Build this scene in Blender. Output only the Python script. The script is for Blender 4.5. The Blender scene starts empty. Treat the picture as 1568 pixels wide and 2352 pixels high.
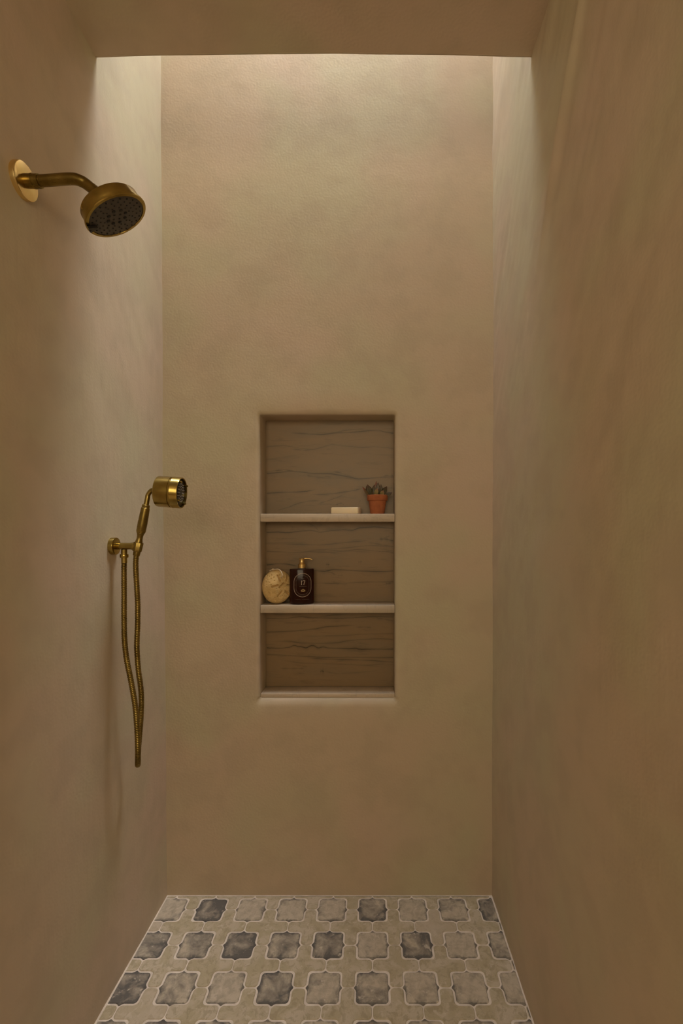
import bpy, bmesh, math, random
import numpy as np
from mathutils import Vector, Matrix, noise as mnoise

random.seed(7)
rng = np.random.default_rng(7)
SC = bpy.context.scene
COL = SC.collection
PI = math.pi

# ------------------------------------------------------------------ camera
F, PX, PY, EYE = 1085.0, 855.0, 1222.0, 1.2      # focal length in px, vanishing point, eye height
cam_d = bpy.data.cameras.new('camera')
cam_d.sensor_fit = 'AUTO'
cam_d.sensor_width = 36.0
cam_d.lens = 36.0 * F / 2352.0
cam_d.shift_x = -(PX - 784.0) / 2352.0
cam_d.shift_y = (PY - 1176.0) / 2352.0
cam_d.clip_start = 0.02
cam = bpy.data.objects.new('camera', cam_d)
cam.location = (0, 0, EYE)
cam.rotation_euler = (PI / 2, 0, 0)
COL.objects.link(cam)
SC.camera = cam


def at(px, py, Y):
    return Vector(((px - PX) * Y / F, Y, EYE - (py - PY) * Y / F))


# ------------------------------------------------------------------ sky, sun, portals, exposure
D = 1.563            # back wall
CE = 1.196           # front edge of the skylight slot
SKY_Z = 3.50         # skylight pane
RY = -0.40           # entry of the shower, behind the camera
BX0, BX1, BY, BZ = -2.30, 2.00, -1.80, 2.60      # bathroom the shower opens into
XL0, XR0 = -0.6785, 0.3955

world = bpy.data.worlds.new('sky')
SC.world = world
world.use_nodes = True
wb = world.node_tree.nodes['Background']
wb.inputs[0].default_value = (0.88, 0.96, 1.02, 1)
wb.inputs[1].default_value = 13.8

sun_d = bpy.data.lights.new('hazy_sun', 'SUN')
sun_d.energy = 4.1
sun_d.angle = math.radians(20)
sun_d.color = (1.0, 0.97, 0.92)
sun = bpy.data.objects.new('hazy_sun', sun_d)
sdir = Vector((-0.28, -0.05, -1.0)).normalized()
sun.rotation_euler = sdir.to_track_quat('-Z', 'Y').to_euler()
sun.location = (1.2, 1.5, 6)
COL.objects.link(sun)


def portal(name, loc, rot, sx, sy):
    d = bpy.data.lights.new(name, 'AREA')
    d.shape = 'RECTANGLE'
    d.size, d.size_y = sx, sy
    d.cycles.is_portal = True
    o = bpy.data.objects.new(name, d)
    o.location = loc
    o.rotation_euler = rot
    COL.objects.link(o)


portal('skylight_portal', (-0.14, (CE + D) / 2, SKY_Z + 0.05), (0, 0, 0), 1.10, D - CE)
WX0, WX1, WZ0, WZ1 = -2.10, 1.80, 1.25, 2.40        # extent of the added warm fill light, unseen behind the viewer
lamp_d = bpy.data.lights.new('warm_fill_light', 'AREA')  # added area light standing in for the bathroom's warm glow
lamp_d.shape = 'RECTANGLE'
lamp_d.size, lamp_d.size_y = WX1 - WX0, WZ1 - WZ0
lamp_d.energy = 42.0
lamp_d.color = (1.0, 0.85, 0.58)
lamp = bpy.data.objects.new('warm_fill_light', lamp_d)
lamp.location = ((WX0 + WX1) / 2, BY + 0.04, (WZ0 + WZ1) / 2)
lamp.rotation_euler = (PI / 2, 0, 0)
COL.objects.link(lamp)

vs = SC.view_settings
SC.display_settings.display_device = 'sRGB'
vs.view_transform = 'Standard'
vs.look = 'None'
vs.exposure = 0.0
vs.gamma = 1.0
vs.use_curve_mapping = False
SC.cycles.max_bounces = 6
SC.cycles.diffuse_bounces = 4
SC.cycles.glossy_bounces = 4
SC.cycles.transmission_bounces = 8
SC.cycles.transparent_max_bounces = 6
SC.cycles.sample_clamp_indirect = 4.0
SC.cycles.adaptive_threshold = 0.2


# ------------------------------------------------------------------ object helpers
def mesh(name, verts, faces, smooth=True):
    me = bpy.data.meshes.new(name)
    me.from_pydata([tuple(v) for v in verts], [], faces)
    me.validate()
    if smooth:
        me.polygons.foreach_set('use_smooth', [True] * len(me.polygons))
    return me


def link(name, me, mat, parent=None, loc=None):
    o = bpy.data.objects.new(name, me)
    COL.objects.link(o)
    if mat and not me.materials:
        me.materials.append(mat)
    if parent:
        o.parent = parent
    if loc is not None:
        o.location = loc
    return o


def tag(o, label=None, cat=None, group=None, kind=None):
    if label: o['label'] = label
    if cat: o['category'] = cat
    if group: o['group'] = group
    if kind: o['kind'] = kind
    return o


def empty(name, loc, label, cat, rz=0.0):
    o = bpy.data.objects.new(name, None)
    o.empty_display_size = 0.02
    o.location = loc
    o.rotation_euler = (0, 0, rz)
    COL.objects.link(o)
    return tag(o, label, cat)


def sharp(me, deg=35):
    bm = bmesh.new(); bm.from_mesh(me)
    for e in bm.edges:
        if len(e.link_faces) == 2 and e.calc_face_angle(0) > math.radians(deg):
            e.smooth = False
    bm.to_mesh(me); bm.free()
    return me


def frame_of(axis):
    a = Vector(axis).normalized()
    ref = Vector((0, 0, 1)) if abs(a.z) < 0.9 else Vector((0, 1, 0))
    u = ref.cross(a).normalized()
    return a, u, a.cross(u)


def lathe_data(profile, origin, axis, seg=40, cap=True):
    """profile: list of (distance along axis, radius)"""
    a, u, v = frame_of(axis)
    o = Vector(origin)
    V, Fc = [], []
    for h, r in profile:
        for k in range(seg):
            t = 2 * PI * k / seg
            V.append(o + a * h + (u * math.cos(t) + v * math.sin(t)) * max(r, 1e-5))
    n = len(profile)
    for i in range(n - 1):
        for k in range(seg):
            k2 = (k + 1) % seg
            Fc.append((i * seg + k, i * seg + k2, (i + 1) * seg + k2, (i + 1) * seg + k))
    if cap:
        Fc.append(tuple(reversed(range(seg))))
        Fc.append(tuple((n - 1) * seg + k for k in range(seg)))
    return V, Fc


def lathe(name, profile, origin, axis, mat, parent=None, seg=40, cap=True, off=None):
    V, Fc = lathe_data(profile, origin, axis, seg, cap)
    if off is not None:
        V = [p - off for p in V]
    return link(name, sharp(mesh(name, V, Fc)), mat, parent)


def tube_data(path, radius, seg=16):
    """sweep along a list of Vectors; radius float or list"""
    n = len(path)
    V, Fc = [], []
    t0 = (path[1] - path[0]).normalized()
    _, u, v = frame_of(t0)
    prev = t0
    for i, p in enumerate(path):
        t = (path[min(i + 1, n - 1)] - path[max(i - 1, 0)]).normalized()
        q = prev.rotation_difference(t)
        u = q @ u; v = q @ v; prev = t
        r = radius[i] if isinstance(radius, (list, tuple)) else radius
        for k in range(seg):
            a = 2 * PI * k / seg
            V.append(p + (u * math.cos(a) + v * math.sin(a)) * r)
    for i in range(n - 1):
        for k in range(seg):
            k2 = (k + 1) % seg
            Fc.append((i * seg + k, i * seg + k2, (i + 1) * seg + k2, (i + 1) * seg + k))
    Fc.append(tuple(reversed(range(seg))))
    Fc.append(tuple((n - 1) * seg + k for k in range(seg)))
    return V, Fc


def tube(name, path, radius, mat, parent=None, seg=16, off=None):
    V, Fc = tube_data(path, radius, seg)
    if off is not None:
        V = [p - off for p in V]
    return link(name, sharp(mesh(name, V, Fc)), mat, parent)


def spline(pts, n):
    """Catmull-Rom through pts, n samples evenly spaced by length"""
    P = [Vector(p) for p in pts]
    P = [P[0] * 2 - P[1]] + P + [P[-1] * 2 - P[-2]]
    out = []
    for i in range(1, len(P) - 2):
        for k in range(40):
            t = k / 40
            a, b, c, d = P[i - 1], P[i], P[i + 1], P[i + 2]
            out.append(0.5 * ((2 * b) + (c - a) * t + (2 * a - 5 * b + 4 * c - d) * t * t + (3 * b - a - 3 * c + d) * t ** 3))
    out.append(P[-2])
    L = [0]
    for i in range(1, len(out)):
        L.append(L[-1] + (out[i] - out[i - 1]).length)
    res, j = [], 0
    for k in range(n):
        s = L[-1] * k / (n - 1)
        while j < len(L) - 2 and L[j + 1] < s: j += 1
        w = (s - L[j]) / max(L[j + 1] - L[j], 1e-9)
        res.append(out[j].lerp(out[j + 1], min(max(w, 0), 1)))
    return res


def box_mesh(name, lo, hi, bevel=0.0, seg=2):
    bm = bmesh.new()
    bmesh.ops.create_cube(bm, size=1)
    for v in bm.verts:
        v.co = Vector([(lo[i] + hi[i]) / 2 + v.co[i] * (hi[i] - lo[i]) for i in range(3)])
    if bevel:
        bmesh.ops.bevel(bm, geom=bm.edges[:], offset=bevel, segments=seg, profile=0.5, affect='EDGES')
    me = bpy.data.meshes.new(name)
    bm.to_mesh(me); bm.free()
    if bevel:
        me.polygons.foreach_set('use_smooth', [True] * len(me.polygons))
        sharp(me, 50)
    return me


# ------------------------------------------------------------------ materials
def newmat(name):
    m = bpy.data.materials.new(name)
    m.use_nodes = True
    nt = m.node_tree
    nt.nodes.clear()
    out = nt.nodes.new('ShaderNodeOutputMaterial')
    b = nt.nodes.new('ShaderNodeBsdfPrincipled')
    nt.links.new(b.outputs[0], out.inputs[0])
    return m, nt, b


class G:
    """tiny node-graph helper"""
    def __init__(s, nt): s.nt = nt
    def n(s, t, **kw):
        x = s.nt.nodes.new(t)
        for k, v in kw.items(): setattr(x, k, v)
        return x
    def set(s, sock, v):
        if hasattr(v, 'is_output'): s.nt.links.new(v, sock)
        else: sock.default_value = v
    def math(s, op, a, b=None, c=None, clamp=False):
        x = s.n('ShaderNodeMath', operation=op, use_clamp=clamp)
        s.set(x.inputs[0], a)
        if b is not None: s.set(x.inputs[1], b)
        if c is not None: s.set(x.inputs[2], c)
        return x.outputs[0]
    def mix(s, f, a, b, blend='MIX'):
        x = s.n('ShaderNodeMix', data_type='RGBA', blend_type=blend)
        s.set(x.inputs[0], f); s.set(x.inputs[6], a); s.set(x.inputs[7], b)
        return x.outputs[2]
    def noise(s, vec, scale, detail=3, rough=0.55, dist=0.0, col=False):
        x = s.n('ShaderNodeTexNoise')
        if vec is not None: s.nt.links.new(vec, x.inputs['Vector'])
        x.inputs['Scale'].default_value = scale
        x.inputs['Detail'].default_value = detail
        x.inputs['Roughness'].default_value = rough
        x.inputs['Distortion'].default_value = dist
        return x.outputs['Color' if col else 'Fac']
    def ramp(s, f, lo, hi):
        x = s.n('ShaderNodeMapRange', interpolation_type='SMOOTHSTEP')
        s.set(x.inputs[0], f)
        x.inputs[1].default_value = lo; x.inputs[2].default_value = hi
        return x.outputs[0]
    def obj(s): return s.n('ShaderNodeTexCoord').outputs['Object']
    def scaled(s, vec, sc, loc=(0, 0, 0), rot=(0, 0, 0)):
        x = s.n('ShaderNodeMapping')
        s.nt.links.new(vec, x.inputs[0])
        x.inputs['Scale'].default_value = sc
        x.inputs['Location'].default_value = loc
        x.inputs['Rotation'].default_value = rot
        return x.outputs[0]
    def bump(s, h, dist, strength=1.0, prev=None):
        x = s.n('ShaderNodeBump')
        x.inputs['Strength'].default_value = strength
        x.inputs['Distance'].default_value = dist
        s.nt.links.new(h, x.inputs['Height'])
        if prev is not None: s.nt.links.new(prev, x.inputs['Normal'])
        return x.outputs[0]


def c4(r, g, b): return (r, g, b, 1)


def plaster(name, seed=0.0, streak=None, rough=0.62):
    m, nt, b = newmat(name)
    g = G(nt)
    p = g.scaled(g.obj(), (1, 1, 1), (seed, seed * 1.7, seed * 0.6))
    sep = g.n('ShaderNodeSeparateColor')
    nt.links.new(g.noise(p, 1.9, 2, 0.6, 0.0, col=True), sep.inputs[0])
    a, c = sep.outputs[0], sep.outputs[1]
    d = g.noise(p, 9, 2, 0.65, 0.0)
    col = g.mix(g.ramp(a, 0.42, 0.62), c4(.575, .458, .335), c4(.540, .474, .328))
    col = g.mix(g.math('MULTIPLY', g.ramp(c, 0.50, 0.68), 0.7), col, c4(.592, .452, .350))
    col = g.mix(g.math('MULTIPLY', g.ramp(d, 0.42, 0.66), 0.42), col, c4(.48, .392, .285))
    g.set(b.inputs['Base Color'], col)
    g.set(b.inputs['Roughness'], g.math('MULTIPLY_ADD', d, 0.2, rough - 0.1))
    b.inputs['Specular IOR Level'].default_value = 0.35
    ps = g.scaled(p, (14, 30, 6) if streak is None else streak)
    h = g.math('MULTIPLY_ADD', g.noise(ps, 1.0, 2, 0.6, 0.0), 2.2, g.math('MULTIPLY', g.noise(p, 170, 0, 0.6), 0.5))
    nt.links.new(g.bump(h, 0.0009, 0.6), b.inputs['Normal'])
    return m


M = {}
M['plaster_back'] = plaster('plaster_back', 3.1, (6, 14, 10))
M['plaster_left'] = plaster('plaster_left', 7.7, (14, 26, 6))
M['plaster_right'] = plaster('plaster_right', 12.4, (14, 26, 5))
M['plaster_ceiling'] = plaster('plaster_ceiling', 21.0, (6, 16, 12))


def simple(name, col, rough=0.5, metal=0.0, spec=0.5, **kw):
    m, nt, b = newmat(name)
    b.inputs['Base Color'].default_value = c4(*col)
    b.inputs['Roughness'].default_value = rough
    b.inputs['Metallic'].default_value = metal
    b.inputs['Specular IOR Level'].default_value = spec
    for k, v in kw.items(): b.inputs[k].default_value = v
    return m


def brass(name, c1, c2, rough):
    m, nt, b = newmat(name)
    g = G(nt)
    p = g.obj()
    n = g.noise(p, 30, 2, 0.5)
    f = g.noise(g.scaled(p, (1, 1, 6)), 90, 3, 0.6)
    g.set(b.inputs['Base Color'], g.mix(g.ramp(n, 0.38, 0.66), c4(*c1), c4(*c2)))
    g.set(b.inputs['Roughness'], g.math('MULTIPLY_ADD', f, 0.18, rough - 0.09))
    b.inputs['Metallic'].default_value = 1.0
    nt.links.new(g.bump(f, 0.0002, 0.3), b.inputs['Normal'])
    return m


M['brass'] = brass('aged_brass', (.45, .335, .10), (.36, .262, .075), 0.22)
M['brass_dull'] = brass('dull_brass', (.31, .225, .066), (.215, .152, .043), 0.30)
M['brass_bright'] = brass('bright_brass', (.95, .74, .35), (.88, .67, .30), 0.17)
M['gold'] = brass('pump_gold', (.86, .62, .27), (.78, .55, .22), 0.34)
M['nozzle_grey'] = simple('nozzle_grey', (.072, .064, .060), 0.45)
M['nozzle_dark'] = simple('nozzle_dark', (.012, .011, .010), 0.5)
M['pale_nozzle'] = simple('nozzle_pale', (.32, .29, .27), 0.3)  # pale grey nozzle tips
M['face_black'] = simple('face_black', (.018, .015, .013), 0.4)
M['panel_pale'] = simple('pale_panel', (.80, .74, .64), 0.6)  # matte pale surface of the added fill panel
M['frame'] = simple('frame_bar', (.35, .30, .24), 0.5)


def pane_mat():
    m = bpy.data.materials.new('window_glass')
    m.use_nodes = True
    nt = m.node_tree; nt.nodes.clear(); g = G(nt)
    out = g.n('ShaderNodeOutputMaterial'); t = g.n('ShaderNodeBsdfTransparent'); gl = g.n('ShaderNodeBsdfGlossy')
    gl.inputs['Roughness'].default_value = 0.02
    mx = g.n('ShaderNodeMixShader'); mx.inputs[0].default_value = 0.07
    nt.links.new(t.outputs[0], mx.inputs[1]); nt.links.new(gl.outputs[0], mx.inputs[2]); nt.links.new(mx.outputs[0], out.inputs[0])
    return m


M['pane'] = pane_mat()


def grout_mat():
    m, nt, b = newmat('grout'); g = G(nt); p = g.obj()
    n = g.noise(p, 30, 5, 0.65)
    g.set(b.inputs['Base Color'], g.mix(g.ramp(n, .35, .7), c4(.84, .74, .66), c4(.66, .57, .50)))
    b.inputs['Roughness'].default_value = 0.85
    nt.links.new(g.bump(g.noise(p, 260, 3, .6), .0006, .6), b.inputs['Normal'])
    return m


M['grout'] = grout_mat()
PT = 0.1072 * 1.2       # tile pitch


def tile_mat(name, star):
    m, nt, b = newmat(name); g = G(nt)
    o = g.obj()
    rnd = g.n('ShaderNodeObjectInfo').outputs['Random']
    sh = g.n('ShaderNodeCombineXYZ')
    g.set(sh.inputs[0], g.math('MULTIPLY', rnd, 37.0)); g.set(sh.inputs[1], g.math('MULTIPLY', rnd, 91.0)); g.set(sh.inputs[2], rnd)
    va = g.n('ShaderNodeVectorMath', operation='ADD')
    nt.links.new(o, va.inputs[0]); nt.links.new(sh.outputs[0], va.inputs[1])
    p = va.outputs[0]
    big = g.noise(p, 20, 5, 0.62, 0.6)
    mid = g.noise(p, 55, 5, 0.65, 0.5)
    fine = g.noise(p, 240, 3, 0.6)
    rnd2 = g.math('FRACT', g.math('MULTIPLY', rnd, 7.31))
    if star:
        sx = g.n('ShaderNodeSeparateXYZ'); nt.links.new(o, sx.inputs[0])
        ch = g.math('MAXIMUM', g.math('ABSOLUTE', sx.outputs[0]), g.math('ABSOLUTE', sx.outputs[1]))
        ch = g.math('DIVIDE', ch, PT)
        chn = g.math('ADD', ch, g.math('MULTIPLY', g.math('SUBTRACT', mid, .5), .16))
        edge = g.ramp(chn, .23, .335)
        base = g.mix(g.ramp(mid, .35, .68), c4(.56, .475, .375), c4(.42, .355, .275))
        fac = g.math('ADD', g.math('MULTIPLY', g.math('SUBTRACT', big, .5), 3.2), g.math('MULTIPLY_ADD', rnd2, 1.25, -.42))
        fac = g.math('ADD', fac, g.math('MULTIPLY', edge, .48), clamp=True)
        col = g.mix(g.math('MULTIPLY', fac, .93), base, c4(.105, .098, .098))
        blot = g.ramp(g.noise(g.scaled(p, (1, 1, 1), (3, 8, 1)), 46, 4, .6, .3), .60, .70)
        col = g.mix(g.math('MULTIPLY', blot, .72), col, c4(.64, .55, .46))
        rim = g.ramp(g.math('ADD', ch, g.math('MULTIPLY', g.math('SUBTRACT', mid, .5), .05)), .308, .326)
        col = g.mix(g.math('MULTIPLY', rim, .55), col, c4(.085, .078, .074))
    else:
        base = g.mix(g.ramp(big, .40, .62), c4(.46, .385, .26), c4(.56, .475, .365))
        col = g.mix(g.math('MULTIPLY', g.ramp(mid, .50, .60), .62), base, c4(.365, .298, .195))
        blot = g.ramp(g.noise(g.scaled(p, (1, 1, 1), (3, 8, 1)), 40, 4, .6, .4), .60, .68)
        col = g.mix(g.math('MULTIPLY', blot, .6), col, c4(.64, .56, .46))
        col = g.mix(g.math('MULTIPLY', g.ramp(rnd2, .6, 1.0), .5), col, c4(.55, .455, .37))
    col = g.mix(g.math('MULTIPLY', g.ramp(fine, .62, .72), .35), col, c4(.20, .17, .13))
    g.set(b.inputs['Base Color'], col)
    b.inputs['Roughness'].default_value = 0.62
    b.inputs['Specular IOR Level'].default_value = 0.35
    n1 = g.bump(mid, .0015, .5)
    nt.links.new(g.bump(fine, .0005, .5, n1), b.inputs['Normal'])
    return m


M['star_tile'] = tile_mat('slate_tile', True)
M['cross_tile'] = tile_mat('tan_tile', False)


def stone_mat(name, attr, base1, base2, vein):
    m, nt, b = newmat(name); g = G(nt)
    p = g.obj()
    n = g.noise(g.scaled(p, (3.5, 3.5, 11)), 1.0, 5, .6, .5)
    f = g.noise(g.scaled(p, (9, 9, 60)), 1.0, 5, .65, .6)
    col = g.mix(g.ramp(n, .35, .68), c4(*base1), c4(*base2))
    col = g.mix(g.math('MULTIPLY', g.ramp(f, .52, .70), .22), col, c4(*vein))
    if attr:
        a = g.n('ShaderNodeAttribute', attribute_name='vein')
        col = g.mix(g.math('MULTIPLY', a.outputs['Fac'], .92), col, c4(*vein))
    else:
        w = g.noise(g.scaled(p, (16, 4, 5), rot=(0, .7, 0)), 1.0, 4, .6, 1.2)
        band = g.math('ABSOLUTE', g.math('SUBTRACT', w, .5))
        col = g.mix(g.math('MULTIPLY', g.math('SUBTRACT', 1.0, g.ramp(band, .0, .02)), .14), col, c4(*vein))
    g.set(b.inputs['Base Color'], col)
    b.inputs['Roughness'].default_value = 0.38
    b.inputs['Specular IOR Level'].default_value = 0.4
    return m


M['stone'] = stone_mat('veined_stone', True, (.280, .186, .099), (.238, .172, .103), (.030, .027, .020))
M['stone_shelf'] = stone_mat('shelf_stone', False, (.60, .485, .375), (.53, .44, .345), (.16, .145, .12))
M['soap'] = simple('cream_soap', (.92, .78, .57), 0.42)
M['soap'].node_tree.nodes['Principled BSDF'].inputs['Subsurface Weight'].default_value = 0.25
M['soap'].node_tree.nodes['Principled BSDF'].inputs['Subsurface Radius'].default_value = (.008, .005, .003)


def terracotta():
    m, nt, b = newmat('terracotta'); g = G(nt); p = g.obj()
    g.set(b.inputs['Base Color'], g.mix(g.ramp(g.noise(p, 60, 4, .6), .35, .7), c4(.46, .145, .055), c4(.38, .115, .045)))
    b.inputs['Roughness'].default_value = .8
    nt.links.new(g.bump(g.noise(p, 500, 2, .5), .0004, .5), b.inputs['Normal'])
    return m


M['terracotta'] = terracotta()
M['soil'] = simple('soil', (.03, .02, .012), .95)


def leaf_mat(name, green, tip):
    m, nt, b = newmat(name); g = G(nt)
    gen = g.n('ShaderNodeTexCoord').outputs['UV']
    s = g.n('ShaderNodeSeparateXYZ'); nt.links.new(gen, s.inputs[0])
    n = g.noise(g.obj(), 120, 3, .6)
    t = g.ramp(g.math('ADD', s.outputs[1], g.math('MULTIPLY', g.math('SUBTRACT', n, .5), .3)), .45, 1.0)
    g.set(b.inputs['Base Color'], g.mix(t, c4(*green), c4(*tip)))
    b.inputs['Roughness'].default_value = .42
    return m


M['leaf'] = leaf_mat('leaf_olive', (.070, .058, .020), (.085, .032, .015))
M['leaf_red'] = leaf_mat('leaf_red', (.13, .085, .035), (.26, .055, .03))
M['leaf_pale'] = leaf_mat('leaf_pale', (.30, .24, .10), (.26, .11, .07))


def pumice_mat():
    m, nt, b = newmat('pumice'); g = G(nt); p = g.obj()
    n = g.noise(p, 34, 5, .6, .4)
    g.set(b.inputs['Base Color'], g.mix(g.ramp(n, .35, .68), c4(.74, .52, .235), c4(.60, .405, .17)))
    b.inputs['Roughness'].default_value = .9
    n1 = g.bump(g.noise(p, 220, 4, .65), .0012, .6)
    nt.links.new(n1, b.inputs['Normal'])
    return m


M['pumice'] = pumice_mat()
M['rope'] = simple('cotton_rope', (.72, .58, .42), .9)


def amber():
    m, nt, b = newmat('amber_glass')
    b.inputs['Base Color'].default_value = c4(.075, .011, .004)
    b.inputs['Roughness'].default_value = .14
    b.inputs['Specular IOR Level'].default_value = .12
    b.inputs['Transmission Weight'].default_value = .75
    b.inputs['IOR'].default_value = 1.45
    return m


M['amber'] = amber()
M['print'] = simple('label_print', (.62, .47, .36), .5)
M['print_dim'] = simple('label_print_dim', (.26, .19, .15), .5)
M['print_gold'] = simple('label_print_gold', (.72, .50, .22), .4)


# ------------------------------------------------------------------ room shell
def wall_x(side, z):
    if side < 0: return XL0 - 0.0095 * min(z, 1.5) - 0.0055 * max(z - 1.5, 0)
    return XR0 + 0.0017 * z


def side_wall(name, side, mat, label):
    ys = list(np.arange(RY, 0.3, 0.06)) + list(np.arange(0.3, D + 0.06, 0.008))
    zs = list(np.arange(-0.08, SKY_Z + 0.02, 0.010))
    ny, nz = len(ys), len(zs)
    V = []
    for z in zs:
        for y in ys:
            n = 0.0042 * mnoise.noise(Vector((y * 2.1 + 5 * side, z * 1.7, 3.0)))
            u = (y * 0.80 + z * 0.60)          # across the trowel strokes
            w = (-y * 0.60 + z * 0.80)         # along them
            amp = 0.0032 if side > 0 else 0.0012
            k = max(0.0, min(1.0, (z - 0.7) / 1.1))
            n += amp * (0.35 + 0.65 * k) * mnoise.noise(Vector((u * 13, w * 3.2, 1.0 + side)))
            n += amp * .42 * (0.35 + 0.65 * k) * mnoise.noise(Vector((u * 34, w * 5.0, 8.0 + side)))
            if side > 0:                        # the long proud trowel ridge near the skylight
                ry = 0.955 + (2.12 - z) * 0.62
                n += 0.0115 * math.exp(-((y - ry) / 0.020) ** 2) * math.exp(-((z - 2.08) / 0.20) ** 2)
            V.append((wall_x(side, z) - side * n, y, z))
    Fc = []
    for i in range(nz - 1):
        for j in range(ny - 1):
            q = (i * ny + j, i * ny + j + 1, (i + 1) * ny + j + 1, (i + 1) * ny + j)
            Fc.append(q if side < 0 else q[::-1])
    # solid back
    b0 = len(V)
    for (z, y) in ((zs[0], ys[0]), (zs[0], ys[-1]), (zs[-1], ys[-1]), (zs[-1], ys[0])):
        V.append((wall_x(side, 1.5) + side * 0.12, y, z))
    Fc.append((b0, b0 + 3, b0 + 2, b0 + 1) if side < 0 else (b0, b0 + 1, b0 + 2, b0 + 3))
    Fc.append(tuple([j for j in range(ny)] + [b0 + 1, b0]))
    Fc.append(tuple([(nz - 1) * ny + j for j in range(ny)] + [b0 + 2, b0 + 3]))
    Fc.append(tuple([i * ny for i in range(nz)] + [b0 + 3, b0]))
    Fc.append(tuple([i * ny + ny - 1 for i in range(nz)] + [b0 + 2, b0 + 1]))
    return tag(link(name, sharp(mesh(name, V, Fc), 60), mat), label, 'wall', kind='structure')


side_wall('wall_left', -1, M['plaster_left'], 'tan plaster wall on the left, carrying the brass shower fittings')
side_wall('wall_right', 1, M['plaster_right'], 'bare tan plaster wall on the right with trowel streaks')

# back wall with the plastered niche opening
NX0, NX1, NZ0, NZ1 = -0.3735, 0.0745, 0.646, 1.590
NF = D + 0.009          # front of the shelves
NB = D + 0.090          # face of the stone back


def rrect(off, r, step=0.007):
    """rounded rectangle loop around the niche, offset outwards; returns (x, z, normal x, normal z, side)"""
    x0, x1, z0, z1 = NX0, NX1, NZ0, NZ1
    out = []
    def seg(ax, az, bx, bz, nx, nz, tagv):
        n = max(2, int(round(math.hypot(bx - ax, bz - az) / step)))
        for k in range(n):
            t = k / n
            out.append((ax + (bx - ax) * t, az + (bz - az) * t, nx, nz, tagv))
    def arc(cx, cz, a0):
        for k in range(6):
            a = a0 + (PI / 2) * k / 6
            out.append((cx + r * math.cos(a), cz + r * math.sin(a), math.cos(a), math.sin(a), 'c'))
    seg(x0 + r, z0, x1 - r, z0, 0, -1, 'b'); arc(x1 - r, z0 + r, -PI / 2)
    seg(x1, z0 + r, x1, z1 - r, 1, 0, 'r'); arc(x1 - r, z1 - r, 0)
    seg(x1 - r, z1, x0 + r, z1, 0, 1, 't'); arc(x0 + r, z1 - r, PI / 2)
    seg(x0, z1 - r, x0, z0 + r, -1, 0, 'l'); arc(x0 + r, z0 + r, PI)
    return [(x + nx * off, z + nz * off, nx, nz, s) for x, z, nx, nz, s in out]


def back_wall():
    base = rrect(0, 0.006)
    n = len(base)
    bm = bmesh.new()
    rings = []
    prof = [('in', 0.0)] + [('q', k / 7) for k in range(8)] + [('out', 0.02), ('out', 0.06)]
    for kind, t in prof:
        ring = []
        for (x, z, nx, nz, s) in base:
            q = Vector((x * 9, z * 9, 4.0))
            dn = max(0.0, -nz); up = max(0.0, nz)
            wr = 0.0150 + 0.012 * dn + 0.000 * up + 0.0055 * mnoise.noise(q * 1.3) + 0.0020 * mnoise.noise(q * 6)
            dr = 0.0125 + 0.0065 * dn + 0.002 * mnoise.noise(q * 1.1 + Vector((7, 0, 0)))
            wob = 0.0018 * mnoise.noise(q * 3.0 + Vector((0, 5, 0))) + 0.0026 * mnoise.noise(q * 0.8)
            if kind == 'in':
                off, y = 0.0, NB + 0.012
            elif kind == 'q':
                a = t * PI / 2
                off = wr * (1 - math.cos(a)) + wob * t
                y = D + dr * (1 - math.sin(a))
                y -= 0.0016 * math.sin(PI * t) * max(0, mnoise.noise(q * 2.2))
            else:
                off, y = wr + wob + t, D - (0.0012 if t < .05 else 0.0)
            ring.append(bm.verts.new((x + nx * off, y, z + nz * off)))
        rings.append(ring)
    for a, b_ in zip(rings[:-1], rings[1:]):
        for k in range(n):
            k2 = (k + 1) % n
            bm.faces.new((a[k], b_[k], b_[k2], a[k2]))
    X0, X1, Z0, Z1 = -0.84, 0.54, -0.08, SKY_Z + 0.01
    outer = []
    for k in range(14): outer.append((X0 + (X1 - X0) * k / 14, Z0))
    for k in range(34): outer.append((X1, Z0 + (Z1 - Z0) * k / 34))
    for k in range(14): outer.append((X1 + (X0 - X1) * k / 14, Z1))
    for k in range(34): outer.append((X0, Z1 + (Z0 - Z1) * k / 34))
    ov = [bm.verts.new((x, D, z)) for x, z in outer]
    edges = [bm.edges.new((ov[k], ov[(k + 1) % len(ov)])) for k in range(len(ov))]
    last = rings[-1]
    for k in range(n):
        e = bm.edges.get((last[k], last[(k + 1) % n]))
        edges.append(e)
    bmesh.ops.triangle_fill(bm, use_beauty=True, use_dissolve=False, edges=edges)
    # niche back board and the body of the wall
    Yb = D + 0.14
    bv = [bm.verts.new((x, Yb, z)) for x, z in outer]
    for k in range(len(ov)):
        k2 = (k + 1) % len(ov)
        bm.faces.new((ov[k], bv[k], bv[k2], ov[k2]))
    bm.faces.new(bv)
    bm.faces.new(rings[0])
    bmesh.ops.recalc_face_normals(bm, faces=bm.faces[:])
    me = bpy.data.meshes.new('wall_back')
    bm.to_mesh(me); bm.free()
    me.polygons.foreach_set('use_smooth', [True] * len(me.polygons))
    sharp(me, 70)
    return tag(link('wall_back', me, M['plaster_back']), 'tan plaster end wall with a recessed stone niche', 'wall', kind='structure')


WB = back_wall()


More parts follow.
